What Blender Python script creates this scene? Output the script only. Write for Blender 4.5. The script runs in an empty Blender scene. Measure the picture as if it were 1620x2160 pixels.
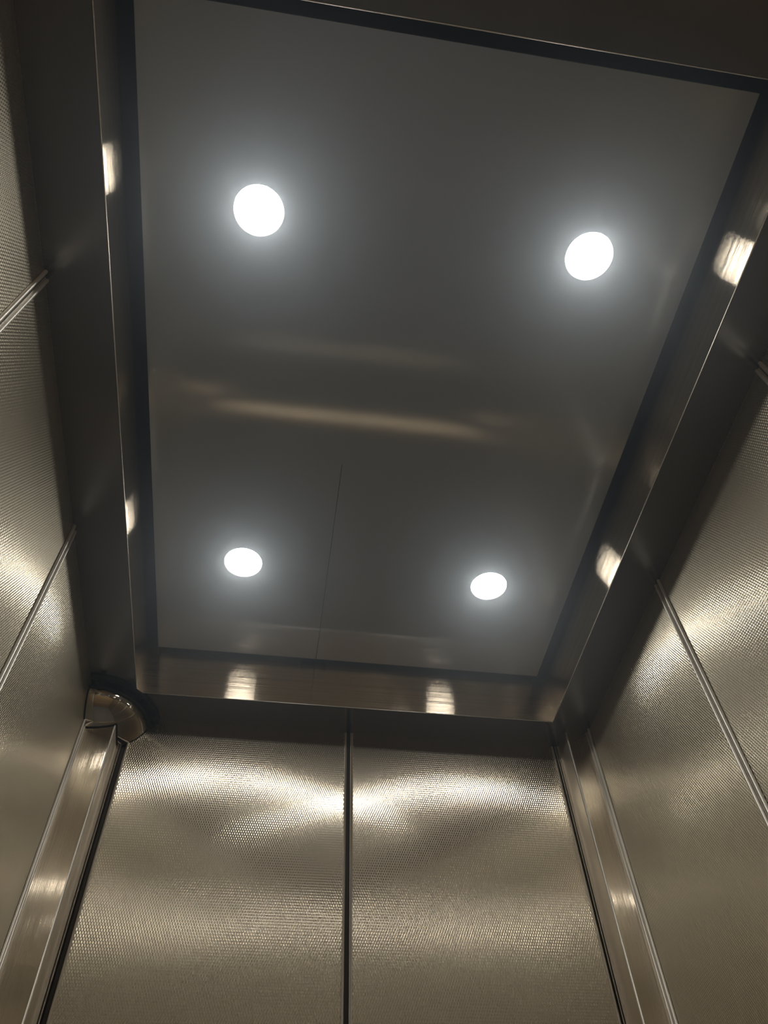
import bpy, bmesh, math, random
from mathutils import Vector, Matrix
random.seed(4)
sc = bpy.context.scene
# ------------------------------------------------------------------ frame of reference
S = 1.4                      # metres per survey unit; survey origin = the phone
def W(x, y, z): return Vector(((x - 0.1377) * S, y * S, (z + 0.64) * S))
def lin(c):                  # sRGB 0-255 -> linear
    return tuple(((v / 255) / 12.92 if v / 255 <= 0.04045 else ((v / 255 + 0.055) / 1.055) ** 2.4) for v in c)

# ------------------------------------------------------------------ camera, world, exposure
cam_d = bpy.data.cameras.new('camera')
cam_d.sensor_fit = 'HORIZONTAL'; cam_d.sensor_width = 36.0
cam_d.lens = 36.0 * 1621.07 / 1620.0
cam_d.clip_start = 0.01; cam_d.clip_end = 50
cam = bpy.data.objects.new('camera', cam_d); sc.collection.objects.link(cam)
Rr = Vector((0.98916163, -0.14380368, -0.02966092))
Rd = Vector((0.09882796, 0.80145302, -0.58983565))
Rf = Vector((0.10859237, 0.58051146, 0.80697840))
M3 = Matrix((Rr, -Rd, -Rf)).transposed()
cam.matrix_world = Matrix.Translation(W(0, 0, 0)) @ M3.to_4x4()
sc.camera = cam

wd = bpy.data.worlds.new('world'); sc.world = wd; wd.use_nodes = True
wd.node_tree.nodes['Background'].inputs[0].default_value = (0.5, 0.6, 0.8, 1)
wd.node_tree.nodes['Background'].inputs[1].default_value = 0.0

wnt = wd.node_tree
vs = wnt.nodes.new('ShaderNodeVolumeScatter')  # thin haze added to the car's air, imitating lens glow round the lamps
vs.inputs['Color'].default_value = (0.72, 0.84, 1.0, 1); vs.inputs['Density'].default_value = 0.075
vs.inputs['Anisotropy'].default_value = 0.865
wnt.links.new(vs.outputs[0], wnt.nodes['World Output'].inputs['Volume'])

sc.view_settings.view_transform = 'Standard'; sc.view_settings.look = 'None'
sc.view_settings.gamma = 1.0; sc.view_settings.use_curve_mapping = False
sc.view_settings.exposure = 0.0
sc.cycles.max_bounces = 7; sc.cycles.glossy_bounces = 7; sc.cycles.volume_bounces = 0; sc.cycles.diffuse_bounces = 4
sc.cycles.sample_clamp_indirect = 6.0
sc.cycles.blur_glossy = 0.3
sc.cycles.use_denoising = True
sc.cycles.use_adaptive_sampling = True; sc.cycles.adaptive_threshold = 0.03

LAMP = 55.0                  # radiance of a downlight lens
LAMP_COL = (1.0, 0.95, 0.85)

# ------------------------------------------------------------------ materials
def new_mat(name):
    m = bpy.data.materials.new(name); m.use_nodes = True
    nt = m.node_tree; b = nt.nodes['Principled BSDF']
    return m, nt, b
def math_node(nt, op, a, b=None, c=None):
    n = nt.nodes.new('ShaderNodeMath'); n.operation = op
    for i, v in enumerate((a, b, c)):
        if v is None: continue
        if isinstance(v, (int, float)): n.inputs[i].default_value = v
        else: nt.links.new(v, n.inputs[i])
    return n.outputs[0]
def position(nt):
    g = nt.nodes.new('ShaderNodeNewGeometry'); s = nt.nodes.new('ShaderNodeSeparateXYZ')
    nt.links.new(g.outputs['Position'], s.inputs[0]); return g, s

def brushed(name, col, rough, aniso, tangent, brush, grain=0.08, tilt=0.0, tilt_axis=0, along=1):
    """satin brushed steel; tangent = direction in which highlights smear, brush = noise scale per axis"""
    m, nt, b = new_mat(name)
    b.inputs['Base Color'].default_value = (*col, 1); b.inputs['Metallic'].default_value = 1
    b.inputs['Roughness'].default_value = rough
    b.inputs['Anisotropic'].default_value = aniso
    if tangent:
        c = nt.nodes.new('ShaderNodeCombineXYZ')
        for i in range(3): c.inputs[i].default_value = tangent[i]
        nt.links.new(c.outputs[0], b.inputs['Tangent'])
    g = nt.nodes.new('ShaderNodeNewGeometry')
    mp = nt.nodes.new('ShaderNodeMapping'); mp.inputs['Scale'].default_value = brush
    nt.links.new(g.outputs['Position'], mp.inputs[0])
    no = nt.nodes.new('ShaderNodeTexNoise'); no.inputs['Scale'].default_value = 1.0
    no.inputs['Detail'].default_value = 3
    nt.links.new(mp.outputs[0], no.inputs['Vector'])
    if not grain: return m
    r = nt.nodes.new('ShaderNodeMapRange'); r.inputs[1].default_value = 0.3; r.inputs[2].default_value = 0.7
    r.inputs[3].default_value = rough * (1 - grain); r.inputs[4].default_value = rough * (1 + grain)
    nt.links.new(no.outputs[0], r.inputs[0]); nt.links.new(r.outputs[0], b.inputs['Roughness'])
    if tilt:                     # the fine grinding scratches themselves: each one leans the surface a little
        sp = nt.nodes.new('ShaderNodeSeparateXYZ'); nt.links.new(g.outputs['Position'], sp.inputs[0])
        wn = nt.nodes.new('ShaderNodeTexWhiteNoise'); wn.noise_dimensions = '1D'
        q = math_node(nt, 'FLOOR', math_node(nt, 'MULTIPLY', sp.outputs[tilt_axis], 20000.0))
        nt.links.new(q, wn.inputs['W'])
        t0 = math_node(nt, 'MULTIPLY_ADD', wn.outputs[0], 2.0, -1.0)
        t1 = math_node(nt, 'MULTIPLY', math_node(nt, 'MULTIPLY', t0, math_node(nt, 'ABSOLUTE', t0)), tilt)
        c2 = nt.nodes.new('ShaderNodeCombineXYZ'); nt.links.new(t1, c2.inputs[tilt_axis])
        ad = nt.nodes.new('ShaderNodeVectorMath'); ad.operation = 'ADD'
        nt.links.new(g.outputs['True Normal'], ad.inputs[0]); nt.links.new(c2.outputs[0], ad.inputs[1])
        nn = nt.nodes.new('ShaderNodeVectorMath'); nn.operation = 'NORMALIZE'
        nt.links.new(ad.outputs[0], nn.inputs[0]); nt.links.new(nn.outputs[0], b.inputs['Normal'])
    return m

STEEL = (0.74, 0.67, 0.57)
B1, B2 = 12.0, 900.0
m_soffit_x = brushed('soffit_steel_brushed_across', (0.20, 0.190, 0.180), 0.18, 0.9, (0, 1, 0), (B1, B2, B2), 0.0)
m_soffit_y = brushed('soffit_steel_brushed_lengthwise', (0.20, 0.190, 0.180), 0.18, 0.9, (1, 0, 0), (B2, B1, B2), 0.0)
m_fascia_x = brushed('fascia_steel_front', STEEL, 0.13, 1.0, (0, 0, 1), (B1, B2, B2), tilt=0.50, tilt_axis=2)
m_fascia_y = brushed('fascia_steel_side', STEEL, 0.13, 1.0, (0, 0, 1), (B2, B1, B2), tilt=0.50, tilt_axis=2)
m_column = brushed('column_steel', STEEL, 0.15, 1.0, (1, 0, 0), (B2, B2, B1), tilt=0.45, tilt_axis=0)
m_return = brushed('column_return_steel', STEEL, 0.34, 0.9, (0, 1, 0), (B2, B2, B1))
m_trim = brushed('trim_steel', (0.97, 0.96, 0.93), 0.52, 0.6, (0, 0, 1), (B2, B2, B1))
m_trimdark = brushed('trim_groove_steel', (0.60, 0.57, 0.53), 0.45, 0.9, (0, 0, 1), (B2, B2, B1))
m_edge = brushed('lip_edge_steel', (0.95, 0.93, 0.90), 0.52, 0.0, None, (B1, B1, B1))
m_stile = brushed('door_edge_steel', (0.70, 0.67, 0.63), 0.52, 0.9, (0, 0, 1), (B2, B2, B1))

def panel_mat():
    """ceiling sheet: tight mirror-like lobe under a soft satin lobe"""
    m, nt, b = new_mat('ceiling_sheet_steel')
    col = (0.59, 0.62, 0.68)
    b.inputs['Base Color'].default_value = (*col, 1); b.inputs['Metallic'].default_value = 1
    b.inputs['Roughness'].default_value = 0.12; b.inputs['Anisotropic'].default_value = 0.9
    c = nt.nodes.new('ShaderNodeCombineXYZ'); c.inputs[0].default_value = 1
    nt.links.new(c.outputs[0], b.inputs['Tangent'])
    g = nt.nodes.new('ShaderNodeBsdfAnisotropic'); g.inputs['Color'].default_value = (*[v * 1.15 for v in col], 1)
    g.inputs['Roughness'].default_value = 0.62
    mx = nt.nodes.new('ShaderNodeMixShader'); mx.inputs[0].default_value = 0.30
    nt.links.new(b.outputs[0], mx.inputs[1]); nt.links.new(g.outputs[0], mx.inputs[2])
    nt.links.new(mx.outputs[0], nt.nodes['Material Output'].inputs[0])
    return m
m_panel = panel_mat()

def rigid(name, axis, sx=0.46, sz=0.02, col=(0.70, 0.66, 0.57), rough=0.12, soft=0.27, softr=0.42):
    """rigidised steel sheet: staggered oval bosses, their slopes worked out exactly (axis = the sheet's horizontal axis)"""
    m, nt, b = new_mat(name)
    b.inputs['Base Color'].default_value = (*col, 1); b.inputs['Metallic'].default_value = 1
    b.inputs['Roughness'].default_value = rough
    g, s = position(nt)
    u = s.outputs[axis]; v = s.outputs['Z']
    PU, PV = 0.0059, 0.0131
    au = math_node(nt, 'MULTIPLY', u, 2 * math.pi / PU); av = math_node(nt, 'MULTIPLY', v, 2 * math.pi / PV)
    su = math_node(nt, 'SINE', au); cu = math_node(nt, 'COSINE', au)
    sv = math_node(nt, 'SINE', av); cv = math_node(nt, 'COSINE', av)
    t = math_node(nt, 'MULTIPLY', su, cv)
    tp = math_node(nt, 'MULTIPLY', math_node(nt, 'SIGN', t), math_node(nt, 'POWER', math_node(nt, 'ABSOLUTE', t), 0.8))
    du = math_node(nt, 'MULTIPLY', tp, sx)
    dv = math_node(nt, 'MULTIPLY', math_node(nt, 'MULTIPLY', cu, sv), sz)
    c = nt.nodes.new('ShaderNodeCombineXYZ')
    nt.links.new(du, c.inputs[0 if axis == 'X' else 1]); nt.links.new(dv, c.inputs[2])
    ad = nt.nodes.new('ShaderNodeVectorMath'); ad.operation = 'ADD'
    nt.links.new(g.outputs['True Normal'], ad.inputs[0]); nt.links.new(c.outputs[0], ad.inputs[1])
    nn = nt.nodes.new('ShaderNodeVectorMath'); nn.operation = 'NORMALIZE'
    nt.links.new(ad.outputs[0], nn.inputs[0]); nt.links.new(nn.outputs[0], b.inputs['Normal'])
    gl = nt.nodes.new('ShaderNodeBsdfAnisotropic'); gl.inputs['Color'].default_value = (*col, 1); gl.inputs['Roughness'].default_value = softr
    nt.links.new(nn.outputs[0], gl.inputs['Normal'])
    mx = nt.nodes.new('ShaderNodeMixShader'); mx.inputs[0].default_value = soft
    nt.links.new(b.outputs[0], mx.inputs[1]); nt.links.new(gl.outputs[0], mx.inputs[2])
    nt.links.new(mx.outputs[0], nt.nodes['Material Output'].inputs[0])
    return m
m_rigid_x = rigid('rigidised_steel_door', 'X', sx=0.52, sz=0.026, rough=0.14, soft=0.21)
m_rigid_y = rigid('rigidised_steel_wall', 'Y', sx=0.62, sz=0.05, rough=0.19, soft=0.42, softr=0.55, col=(0.75, 0.71, 0.61))

def simple(name, col, rough=0.5, metal=0.0, noise=None):
    m, nt, b = new_mat(name)
    b.inputs['Base Color'].default_value = (*col, 1); b.inputs['Roughness'].default_value = rough
    b.inputs['Metallic'].default_value = metal
    if noise:
        g = nt.nodes.new('ShaderNodeNewGeometry'); mp = nt.nodes.new('ShaderNodeMapping')
        mp.inputs['Scale'].default_value = noise[0]
        nt.links.new(g.outputs['Position'], mp.inputs[0])
        no = nt.nodes.new('ShaderNodeTexNoise'); no.inputs['Scale'].default_value = 1; no.inputs['Detail'].default_value = 6
        nt.links.new(mp.outputs[0], no.inputs['Vector'])
        r = nt.nodes.new('ShaderNodeValToRGB')
        r.color_ramp.elements[0].color = (*noise[1], 1); r.color_ramp.elements[0].position = 0.35
        r.color_ramp.elements[1].color = (*noise[2], 1); r.color_ramp.elements[1].position = 0.65
        nt.links.new(no.outputs[0], r.inputs[0]); nt.links.new(r.outputs[0], b.inputs['Base Color'])
    return m
m_black = simple('black_rubber', (0.008, 0.008, 0.008), 0.6); m_black.node_tree.nodes['Principled BSDF'].inputs['Specular IOR Level'].default_value = 0.2
m_gap = simple('dark_gap_rubber', (0.020, 0.017, 0.015), 0.6)
m_void = simple('dark_void_paint', (0.012, 0.015, 0.020), 0.8)
m_floor = simple('floor_tile', (0.1, 0.09, 0.08), 0.35, 0, ((6, 6, 6), (0.31, 0.34, 0.40), (0.41, 0.44, 0.50)))
m_oak = simple('oak_laminate', (0.5, 0.3, 0.13), 0.4, 0, ((30, 30, 2), (0.70, 0.50, 0.29), (0.82, 0.64, 0.42)))
m_glint_ledge = brushed('glint_ledge_bronze', (0.98, 0.80, 0.56), 0.34, 0.9, (1, 0, 0), (B1, B2, B2), tilt=0.3, tilt_axis=0)  # for the added ledges that put a tan glint in the ceiling sheet
m_sill = simple('sill_aluminium', (0.75, 0.72, 0.68), 0.4, 1.0)
m_mirror = simple('mirror_acrylic', (0.55, 0.51, 0.44), 0.04, 1.0)
m_housing = simple('lamp_housing', (0.05, 0.05, 0.05), 0.6)
m_baffle = simple('lamp_baffle_white', (0.9, 0.89, 0.86), 0.4)
m_lens, nt, b = new_mat('lamp_lens')
b.inputs['Base Color'].default_value = (0.9, 0.9, 0.88, 1)
b.inputs['Emission Color'].default_value = (*LAMP_COL, 1); b.inputs['Emission Strength'].default_value = LAMP

# ------------------------------------------------------------------ builders
def link(name, me, mat, parent=None):
    o = bpy.data.objects.new(name, me); sc.collection.objects.link(o)
    if mat is not None: me.materials.append(mat)
    if parent is not None:
        o.parent = parent; o.matrix_parent_inverse = Matrix.Translation(-parent.location)
    return o
def finish(name, bm, mat, parent=None, smooth=False):
    bmesh.ops.recalc_face_normals(bm, faces=bm.faces)
    me = bpy.data.meshes.new(name); bm.to_mesh(me); bm.free()
    if smooth:
        for p in me.polygons: p.use_smooth = True
    return link(name, me, mat, parent)
def add_box(bm, a, b, bevel=0.0, seg=2):
    """box between two survey points"""
    A, B = W(*a), W(*b)
    lo = Vector((min(A[i], B[i]) for i in range(3))); hi = Vector((max(A[i], B[i]) for i in range(3)))
    r = bmesh.ops.create_cube(bm, size=1.0)
    for v in r['verts']:
        v.co = Vector(((lo[i] + hi[i]) / 2 + v.co[i] * (hi[i] - lo[i]) for i in range(3)))
    if bevel:
        es = list({e for v in r['verts'] for e in v.link_edges})
        bmesh.ops.bevel(bm, geom=es, offset=bevel, segments=seg, profile=0.5, affect='EDGES')
def box(name, a, b, mat, parent=None, bevel=0.0, seg=2, smooth=False):
    bm = bmesh.new(); add_box(bm, a, b, bevel, seg); return finish(name, bm, mat, parent, smooth)
def empty(name, loc):
    o = bpy.data.objects.new(name, None); sc.collection.objects.link(o); o.location = loc
    o.empty_display_size = 0.05; return o
def tag(o, label, cat, group=None, kind=None):
    o['label'] = label; o['category'] = cat
    if group: o['group'] = group
    if kind: o['kind'] = kind
    return o
def prism(name, prof, z0, z1, mat, parent=None, smooth=False):
    """plan outline (survey x, y) raised from z0 to z1"""
    bm = bmesh.new()
    lo = [bm.verts.new(W(x, y, z0)) for x, y in prof]; hi = [bm.verts.new(W(x, y, z1)) for x, y in prof]
    n = len(prof)
    for i in range(n): bm.faces.new((lo[i], lo[(i + 1) % n], hi[(i + 1) % n], hi[i]))
    bm.faces.new(lo[::-1]); bm.faces.new(hi)
    return finish(name, bm, mat, parent, smooth)

# survey numbers
ZF, ZT = -0.64, 1.0                  # floor, soffit
XL, XR = -0.358, 0.634               # side wall faces
YR, YC, YD = -0.060, 1.229, 1.281    # rear wall, column fronts, door faces
LX0, LX1, LY0, LY1 = -0.2747, 0.5528, 1.202, 0.0509     # light well lips
HP = 1.105                           # underside of the ceiling sheet
PX0, PX1, PY0, PY1 = -0.2553, 0.5343, 1.1838, 0.0732

# ------------------------------------------------------------------ shell
T = 0.03
o = box('floor', (XL - T, YR - T, ZF - 0.03), (XR + T, YD + 0.06, ZF), m_floor); tag(o, 'dark speckled tile floor of the lift car', 'floor', kind='structure')
o = box('wall_left', (XL - T, YR - T, ZF), (XL - 0.005, YD + 0.06, 1.30), m_void); tag(o, 'dark carcass wall behind the left textured panels', 'wall', kind='structure')
o = box('wall_right', (XR + 0.005, YR - T, ZF), (XR + T, YD + 0.06, 1.30), m_void); tag(o, 'dark carcass wall behind the right textured panels', 'wall', kind='structure')
wr = box('wall_rear', (XL - 0.004, YR - T, ZF), (XR + 0.004, YR, 1.30), m_trimdark); tag(wr, 'steel rear wall behind the viewer with an oak laminate field', 'wall', kind='structure')
box('laminate_field', (-0.33, YR - 0.001, ZF + 0.12), (0.61, YR + 0.004, 0.86), m_oak, wr)
o = box('wall_front', (XL - 0.004, YD + 0.045, ZF), (XR + 0.004, YD + 0.06, 1.30), m_void); tag(o, 'dark wall of the door pocket behind the sliding leaves', 'wall', kind='structure')

# ceiling: soffit ring, upstands of the light well, dark top
ce = empty('ceiling', W(0.1377, 0.6, 1.0)); tag(ce, 'dark brushed steel soffit ring around the recessed light well', 'ceiling', kind='structure')
TH = 0.012
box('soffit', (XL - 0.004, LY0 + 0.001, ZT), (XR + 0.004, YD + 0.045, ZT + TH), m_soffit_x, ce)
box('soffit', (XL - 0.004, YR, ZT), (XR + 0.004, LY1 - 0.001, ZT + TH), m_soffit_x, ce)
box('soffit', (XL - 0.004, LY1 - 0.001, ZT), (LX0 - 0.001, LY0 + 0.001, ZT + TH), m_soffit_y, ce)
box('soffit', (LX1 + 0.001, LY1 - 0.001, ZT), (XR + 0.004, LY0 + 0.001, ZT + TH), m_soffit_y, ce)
FT, FZ = 0.004, 1.27
box('fascia', (LX0, LY0 - FT * 0, ZT + 0.0002), (LX1, LY0 + FT, FZ), m_fascia_x, ce)
box('fascia', (LX0, LY1 - FT, ZT + 0.0002), (LX1, LY1, FZ), m_fascia_x, ce)
box('fascia', (LX0 - FT, LY1 - FT, ZT + 0.0002), (LX0, LY0 + FT, FZ), m_fascia_y, ce)
box('fascia', (LX1, LY1 - FT, ZT + 0.0002), (LX1 + FT, LY0 + FT, FZ), m_fascia_y, ce)
box('top_deck', (XL - 0.004, YR, FZ), (XR + 0.004, YD + 0.045, FZ + 0.01), m_void, ce)
# rolled lip bead all round the well
def bead(name, p, q, r, mat, parent):
    bm = bmesh.new(); A, B = W(*p), W(*q); d = (B - A).normalized()
    up = Vector((0, 0, 1)) if abs(d.z) < 0.9 else Vector((1, 0, 0))
    s = d.cross(up).normalized(); u = s.cross(d).normalized(); N = 12
    ra = [bm.verts.new(A + (s * math.cos(t) + u * math.sin(t)) * r) for t in [2 * math.pi * k / N for k in range(N)]]
    rb = [bm.verts.new(v.co + (B - A)) for v in ra]
    for k in range(N): bm.faces.new((ra[k], ra[(k + 1) % N], rb[(k + 1) % N], rb[k]))
    bm.faces.new(ra[::-1]); bm.faces.new(rb)
    return finish(name, bm, mat, parent, True)
br = 0.0011
zb = ZT + 0.0006
bead('lip_edge', (LX0, LY0, zb), (LX1, LY0, zb), br, m_edge, ce)
bead('lip_edge', (LX0, LY1, zb), (LX1, LY1, zb), br, m_edge, ce)
bead('lip_edge', (LX0, LY0, zb), (LX0, LY1, zb), br, m_edge, ce)
bead('lip_edge', (LX1, LY0, zb), (LX1, LY1, zb), br, m_edge, ce)

# ------------------------------------------------------------------ suspended ceiling sheet (slightly bowed, slit from the front edge)
def ceiling_sheet():
    bm = bmesh.new()
    SX, SY = 0.0634, 0.705; HW = 0.0006
    xs = sorted(set([PX0 + (PX1 - PX0) * i / 60 for i in range(61)] + [SX - HW, SX + HW]))
    ys = sorted(set([PY1 + (PY0 - PY1) * i / 80 for i in range(81)] + [SY]))
    th = 0.012
    def bow(x, y):
        u = (x - PX0) / (PX1 - PX0); v = (y - PY1) / (PY0 - PY1)
        e = math.sin(math.pi * u) * math.sin(math.pi * v)
        return 0.0010 * e - 0.0008 * math.sin(2 * math.pi * u) * math.sin(math.pi * v) * v
    low, top = {}, {}
    for i, x in enumerate(xs):
        for j, y in enumerate(ys):
            low[i, j] = bm.verts.new(W(x, y, HP + bow(x, y))); top[i, j] = bm.verts.new(W(x, y, HP + th))
    solid = {}
    for i in range(len(xs) - 1):
        for j in range(len(ys) - 1):
            slit = xs[i] >= SX - HW - 1e-9 and xs[i + 1] <= SX + HW + 1e-9 and ys[j] >= SY - 1e-9
            solid[i, j] = not slit
    for (i, j), s in solid.items():
        if not s: continue
        f = bm.faces.new((low[i, j], low[i, j + 1], low[i + 1, j + 1], low[i + 1, j])); f.smooth = True
        bm.faces.new((top[i, j], top[i + 1, j], top[i + 1, j + 1], top[i, j + 1]))
        for (di, dj, a, b) in ((-1, 0, (i, j), (i, j + 1)), (1, 0, (i + 1, j + 1), (i + 1, j)), (0, -1, (i + 1, j), (i, j)), (0, 1, (i, j + 1), (i + 1, j + 1))):
            if not solid.get((i + di, j + dj), False):
                fs = bm.faces.new((low[a], low[b], top[b], top[a]))
                if abs((xs[i] + xs[i + 1]) / 2 - SX) < 0.03 and 0 < i < len(xs) - 2 and j > 0 and ys[j + 1] > SY: fs.material_index = 1
    return finish('ceiling_panel', bm, m_panel)
cp = ceiling_sheet(); cp.data.materials.append(m_gap)
LAMPS = [(-0.0966, 0.3072), (0.3775, 0.3063), (-0.0944, 0.9425), (0.3749, 0.9460)]
LR, REC = 0.0347, 0.0034             # aperture radius, how far the lens sits above the sheet
cb = bmesh.new()
for lx, ly in LAMPS:
    bmesh.ops.create_cone(cb, cap_ends=True, segments=72, radius1=LR * S, radius2=LR * S, depth=0.1, matrix=Matrix.Translation(W(lx, ly, HP)))
cut = finish('cutter', cb, m_void)
bo = cp.modifiers.new('holes', 'BOOLEAN'); bo.operation = 'DIFFERENCE'; bo.object = cut; bo.solver = 'EXACT'
bpy.context.view_layer.update()
holed = bpy.data.meshes.new_from_object(cp.evaluated_get(bpy.context.evaluated_depsgraph_get()))
cp.modifiers.clear(); cp.data = holed; cp.data.name = 'ceiling_panel'
bpy.data.objects.remove(cut, do_unlink=True)
for p in cp.data.polygons: p.use_smooth = True
cp.data.set_sharp_from_angle(angle=math.radians(25))
tag(cp, 'satin steel sheet hung in the recess, carrying the four round downlights', 'ceiling panel')

# downlights
def downlight(x, y, label):
    t = empty('downlight', W(x, y, HP)); tag(t, label, 'ceiling light', 'round downlights in the ceiling sheet')
    c = W(x, y, HP); N = 72; R = LR * S - 0.0004; zl = REC * S
    def ring(bm, r, z): return [bm.verts.new(c + Vector((r * math.cos(2 * math.pi * k / N), r * math.sin(2 * math.pi * k / N), z))) for k in range(N)]
    bm = bmesh.new(); rings = [ring(bm, R * math.sin(a), zl + 0.0016 * (1 - math.cos(a))) for a in (0.3, 0.7, 1.1, math.pi / 2)]
    ctr = bm.verts.new(c + Vector((0, 0, zl)))
    for k in range(N): bm.faces.new((ctr, rings[0][k], rings[0][(k + 1) % N]))
    for a, b2 in zip(rings, rings[1:] + [ring(bm, R, zl + 0.004)]):
        for k in range(N): bm.faces.new((a[k], a[(k + 1) % N], b2[(k + 1) % N], b2[k]))
        last = b2
    bm.faces.new(last)
    finish('lens', bm, m_lens, t, True)
    bm = bmesh.new(); a, b2 = ring(bm, R, 0.0003), ring(bm, R, zl + 0.0014)     # white baffle round the aperture
    c1, d1 = ring(bm, R + 0.0003, 0.0003), ring(bm, R + 0.0003, zl + 0.0014)
    for k in range(N):
        k2 = (k + 1) % N
        bm.faces.new((a[k], a[k2], b2[k2], b2[k])); bm.faces.new((c1[k], d1[k], d1[k2], c1[k2])); bm.faces.new((a[k], c1[k], c1[k2], a[k2]))
    finish('baffle', bm, m_baffle, t, True)
    bm = bmesh.new()
    bmesh.ops.create_cone(bm, cap_ends=True, segments=48, radius1=R * 0.98, radius2=R * 0.8, depth=0.05, matrix=Matrix.Translation(c + Vector((0, 0, zl + 0.006 + 0.025))))
    finish('housing', bm, m_housing, t)
downlight(*LAMPS[0], 'rear left round downlight, the one with the widest glow')
downlight(*LAMPS[1], 'rear right round downlight, nearest the right lip of the recess')
downlight(*LAMPS[2], 'front left round downlight, above the corner mirror')
downlight(*LAMPS[3], 'front right round downlight, smallest of the four seen')

# ------------------------------------------------------------------ side wall panels and upright strips
JO = [0.397, 0.813]
TW = 0.0085                          # half width of an upright strip
def wall_panel(side, y0, y1, label):
    x = XL if side < 0 else XR
    o = box('textured_panel', (x, y0, ZF), (x + side * 0.0045, y1, ZT), m_rigid_y)
    tag(o, label, 'wall panel', 'textured steel side wall panels')
for side, nm in ((-1, 'left'), (1, 'right')):
    wall_panel(side, YR, JO[0] - TW, 'textured steel panel on the %s wall, rearmost of its three' % nm)
    wall_panel(side, JO[0] + TW, JO[1] - TW, 'textured steel panel between the two upright strips of the %s wall' % nm)
    wall_panel(side, JO[1] + TW, YC - 0.0165, 'textured steel panel on the %s wall, next to the door column' % nm)
def strip(side, yc, label):
    x = XL if side < 0 else XR
    s = -side                        # direction into the car
    t = empty('steel_strip', W(x, yc, ZF)); tag(t, label, 'wall trim', 'upright steel strips on the side walls')
    box('channel', (x - s * 0.0045, yc - TW, ZF), (x + s * 0.0008, yc + TW, ZT), m_trimdark, t)
    for e in (-1, 1):
        pr = []; r = 0.0026; cy = yc + e * (TW - r)
        pts = [(x - s * 0.001, cy - r)] + [(x + s * (0.0022 + r * math.sin(a)), cy - r * math.cos(a)) for a in [math.pi * k / 10 for k in range(11)]] + [(x - s * 0.001, cy + r)]
        prism('rib', pts, ZF, ZT - 0.0002, m_trim, t, True)
    box('groove_line', (x + s * 0.0008, yc - 0.0006, ZF), (x + s * 0.0011, yc + 0.0006, ZT), m_gap, t)
for side, nm in ((-1, 'left'), (1, 'right')):
    strip(side, JO[0], 'upright steel strip on the %s wall, nearest the viewer' % nm)
    strip(side, JO[1], 'upright steel strip on the %s wall, middle one below the soffit' % nm)
    strip(side, YC - 0.0080, 'upright steel strip in the corner of the %s wall and door column' % nm)

# ------------------------------------------------------------------ door columns
def column(side, xw, xc, label, idx):
    s = -side
    t = empty('trim_%d' % idx, W((xw + xc) / 2, YC, ZF)); tag(t, label, 'door column', kind='structure')
    prism('front_face', [(xw, YC), (xc - s * 0.003, YC), (xc - s * 0.003, YC + 0.02), (xw, YC + 0.02)], ZF, ZT, m_column, t)
    r = 0.0022
    pts = [(xc - s * 0.003, YC)] + [(xc - s * (0.003 - 0.003 * math.sin(a)), YC + 0.003 * (1 - math.cos(a))) for a in [math.pi / 2 * k / 8 for k in range(1, 9)]] + [(xc - s * 0.003, YC + 0.003)]
    prism('rounded_edge', pts, ZF, ZT, m_trim, t, True)
    prism('return_face', [(xc, YC + 0.003), (xc, YD - 0.004), (xc - s * 0.004, YD - 0.004), (xc - s * 0.004, YC + 0.003)], ZF, ZT, m_return, t)
    bm = bmesh.new(); rg = []  # made-up bronze ledge, carries the door ledge's glint across the column
    prof = [(YC + 0.001, -0.058), (YC - 0.027, -0.0765), (YC - 0.027, -0.084), (YC + 0.001, -0.084)]
    for x in sorted((xw - s * 0.0, xc)): rg.append([bm.verts.new(W(x, y, z)) for y, z in prof])
    for k in range(4): bm.faces.new((rg[0][k], rg[0][(k + 1) % 4], rg[1][(k + 1) % 4], rg[1][k]))
    bm.faces.new(rg[0]); bm.faces.new(rg[1]); finish('added_glint_ledge', bm, m_glint_ledge, t)
    # flange beside the door gap
    prism('flange', [(xc - s * 0.004, YD - 0.004), (xc + s * 0.0052, YD - 0.004), (xc + s * 0.0052, YD + 0.004), (xc - s * 0.004, YD + 0.004)], ZF, ZT, m_stile, t)
    prism('seal_line', [(xc + s * 0.0052, YD - 0.001), (xc + s * 0.0072, YD - 0.001), (xc + s * 0.0072, YD + 0.004), (xc + s * 0.0052, YD + 0.004)], ZF, ZT, m_gap, t)
    prism('seal_edge', [(xc + s * 0.0072, YD - 0.003), (xc + s * 0.0088, YD - 0.003), (xc + s * 0.0088, YD + 0.004), (xc + s * 0.0072, YD + 0.004)], ZF, ZT, m_stile, t)
column(-1, XL - 0.003, -0.3010, 'narrow brushed steel column at the left of the doors, under the mirror', 1)
column(1, XR + 0.003, 0.5860, 'narrow brushed steel column at the right of the doors', 2)

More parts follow.
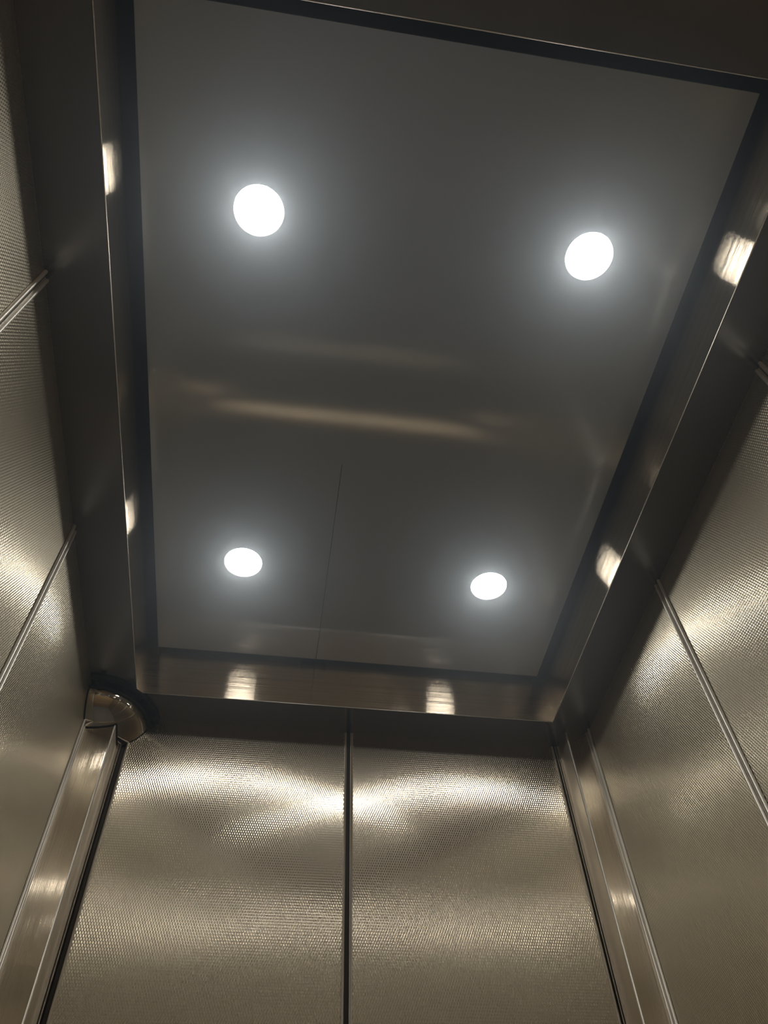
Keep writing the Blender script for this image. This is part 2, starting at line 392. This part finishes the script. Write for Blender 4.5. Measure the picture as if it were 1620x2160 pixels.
# ------------------------------------------------------------------ sliding doors
def door(idx, x0, x1, outer, inner, label):
    t = empty('door_%d' % idx, W((x0 + x1) / 2, YD, ZF)); tag(t, label, 'door', kind='structure')
    a, b2 = min(x0, x1), max(x0, x1)
    box('textured_skin', (a, YD, ZF + 0.006), (b2, YD + 0.02, ZT + 0.0), m_rigid_x, t)
    for (p, q) in (outer, inner):
        box('edge_strip', (p, YD - 0.0022, ZF + 0.006), (q, YD + 0.001, ZT), m_stile, t, 0.0008)
    bm = bmesh.new(); rg = []  # made-up bronze ledge below view, sloped to send lamp glint to the ceiling sheet
    prof = [(YD + 0.001, -0.058), (YD - 0.027, -0.0765), (YD - 0.027, -0.084), (YD + 0.001, -0.084)]
    for x in (a + 0.004, b2 - 0.004): rg.append([bm.verts.new(W(x, y, z)) for y, z in prof])
    for k in range(4): bm.faces.new((rg[0][k], rg[0][(k + 1) % 4], rg[1][(k + 1) % 4], rg[1][k]))
    bm.faces.new(rg[0]); bm.faces.new(rg[1])
    finish('added_glint_ledge', bm, m_glint_ledge, t)
    return t
d1 = door(1, -0.2830, 0.1393, (-0.2830, -0.2797), (0.1354, 0.1393), 'left sliding door leaf of textured steel, beside the mirror corner')
d2 = door(2, 0.1469, 0.5740, (0.5705, 0.5740), (0.1469, 0.1522), 'right sliding door leaf of textured steel')
box('edge_groove', (0.1489, YD - 0.0026, ZF + 0.006), (0.1493, YD, ZT), m_gap, d2)
# dark rubber in the meeting gap belongs to the left leaf
box('rubber_edge', (0.1393, YD + 0.004, ZF + 0.006), (0.1467, YD + 0.018, ZT), m_gap, d1)
box('rubber_edge', (-0.2915, YD + 0.006, ZF + 0.006), (-0.2830, YD + 0.016, ZT), m_gap, d1)
box('rubber_edge', (0.5740, YD + 0.006, ZF + 0.006), (0.5775, YD + 0.016, ZT), m_gap, d2)
o = box('trim_3', (XL, YD - 0.03, ZF), (XR, YD + 0.04, ZF + 0.005), m_sill); tag(o, 'aluminium door sill on the floor', 'sill', kind='structure')

# ------------------------------------------------------------------ handrail on the rear wall (seen only in reflections)
hr = empty('handrail', W(0.1377, YR, -0.02)); tag(hr, 'round steel handrail on the rear wall behind the viewer', 'handrail')
bead('rail', (-0.27, YR + 0.035, -0.02), (0.54, YR + 0.035, -0.02), 0.019, m_trim, hr)
for x in (-0.2, 0.47): bead('bracket', (x, YR, -0.03), (x, YR + 0.035, -0.03), 0.008, m_trim, hr)

# ------------------------------------------------------------------ quarter dome corner mirror
def corner_mirror():
    CX, CY, RZ = XL + 0.0015, YD - 0.0005, ZT - 0.0145
    RO, D = 0.1035, 0.062
    colx, coly = -0.3010 + 0.0015, YC - 0.0012
    def h(r): return RZ - D * math.sqrt(max(0.0, 1 - (r / RO) ** 2))
    def inside(x, y): return x < colx and y > coly
    t = empty('corner_mirror', W(CX, CY, ZT)); tag(t, 'quarter dome convex mirror with black rim in the corner above the doors', 'mirror')
    bm = bmesh.new()
    rs = [RO * math.sin(math.pi / 2 * i / 90) for i in range(91)]
    NA = 120
    vg = {}
    for i, r in enumerate(rs):
        for k in range(NA + 1):
            a = math.pi / 2 * k / NA     # 0 = along the door, 90 deg = along the left wall
            x, y = CX + r * math.cos(a), CY - r * math.sin(a)
            vg[i, k] = (x, y, h(r))
    vv = {}
    def V(key):
        if key not in vv: vv[key] = bm.verts.new(W(*vg[key]))
        return vv[key]
    for i in range(5, 90):
        for k in range(NA):
            q = [(i, k), (i + 1, k), (i + 1, k + 1), (i, k + 1)]
            mx = sum(vg[c][0] for c in q) / 4; my = sum(vg[c][1] for c in q) / 4
            if inside(mx, my): continue
            bm.faces.new([V(c) for c in q])
    dome = finish('mirror_dome', bm, m_mirror, t, True)
    sol = dome.modifiers.new('thickness', 'SOLIDIFY'); sol.thickness = 0.002; sol.offset = -1 if dome.data.polygons[0].normal.z < 0 else 1
    # black rim and cut-edge strips follow the dome
    def tube(name, pts, r, mat):
        bm = bmesh.new(); N = 8; rings = []
        P = [W(*p) for p in pts]
        for i, p in enumerate(P):
            d = (P[min(i + 1, len(P) - 1)] - P[max(i - 1, 0)]).normalized()
            up = Vector((0, 0, 1)) if abs(d.z) < 0.8 else Vector((0.7, 0.7, 0))
            s = d.cross(up).normalized(); u = s.cross(d).normalized()
            rings.append([bm.verts.new(p + (s * math.cos(2 * math.pi * k / N) + u * math.sin(2 * math.pi * k / N)) * r) for k in range(N)])
        for a, b2 in zip(rings, rings[1:]):
            for k in range(N): bm.faces.new((a[k], a[(k + 1) % N], b2[(k + 1) % N], b2[k]))
        bm.faces.new(rings[0][::-1]); bm.faces.new(rings[-1])
        return finish(name, bm, mat, t, True)
    rim = [(CX + (RO + 0.001) * math.cos(a), CY - (RO + 0.001) * math.sin(a), RZ) for a in [math.pi / 2 * k / 60 for k in range(61)]]
    tube('rim', rim, 0.0046, m_black)
    tube('outer_arc', [(CX + 0.118 * math.cos(a), CY - 0.118 * math.sin(a), ZT - 0.003) for a in [math.pi / 2 * k / 60 for k in range(61)]], 0.0066, m_black)  # second black arc, at the soffit outside the dome's edge
    n = 24
    tube('wall_edge', [(CX, CY - (RO - (RO - (CY - coly)) * k / n), h(RO - (RO - (CY - coly)) * k / n)) for k in range(n + 1)], 0.0017, m_black)
    tube('column_edge', [(CX + (colx - CX) * k / n, coly, h(math.hypot((colx - CX) * k / n, CY - coly))) for k in range(n + 1)], 0.0017, m_black)
    tube('column_edge', [(colx, coly + (CY - coly) * k / n, h(math.hypot(colx - CX, CY - (coly + (CY - coly) * k / n)))) for k in range(n + 1)], 0.0017, m_black)
    tube('door_edge', [(colx + (CX + RO - colx) * k / n, CY, h(colx - CX + (CX + RO - colx) * k / n)) for k in range(n + 1)], 0.0017, m_black)
    for a in (math.radians(10), math.radians(80)):
        x, y = CX + (RO + 0.001) * math.cos(a), CY - (RO + 0.001) * math.sin(a)
        bm = bmesh.new(); add_box(bm, (0.1377 + 0, 0, -0.64), (0.1377 + 0.017, 0.011, -0.64 + 0.0145), 0.001)
        bmesh.ops.translate(bm, verts=bm.verts, vec=(-0.001, -0.0055 * S, 0))
        bmesh.ops.rotate(bm, verts=bm.verts, cent=(0, 0, 0), matrix=Matrix.Rotation(-a, 3, 'Z'))
        bmesh.ops.translate(bm, verts=bm.verts, vec=W(x, y, RZ))
        finish('clip', bm, m_black, t)
corner_mirror()
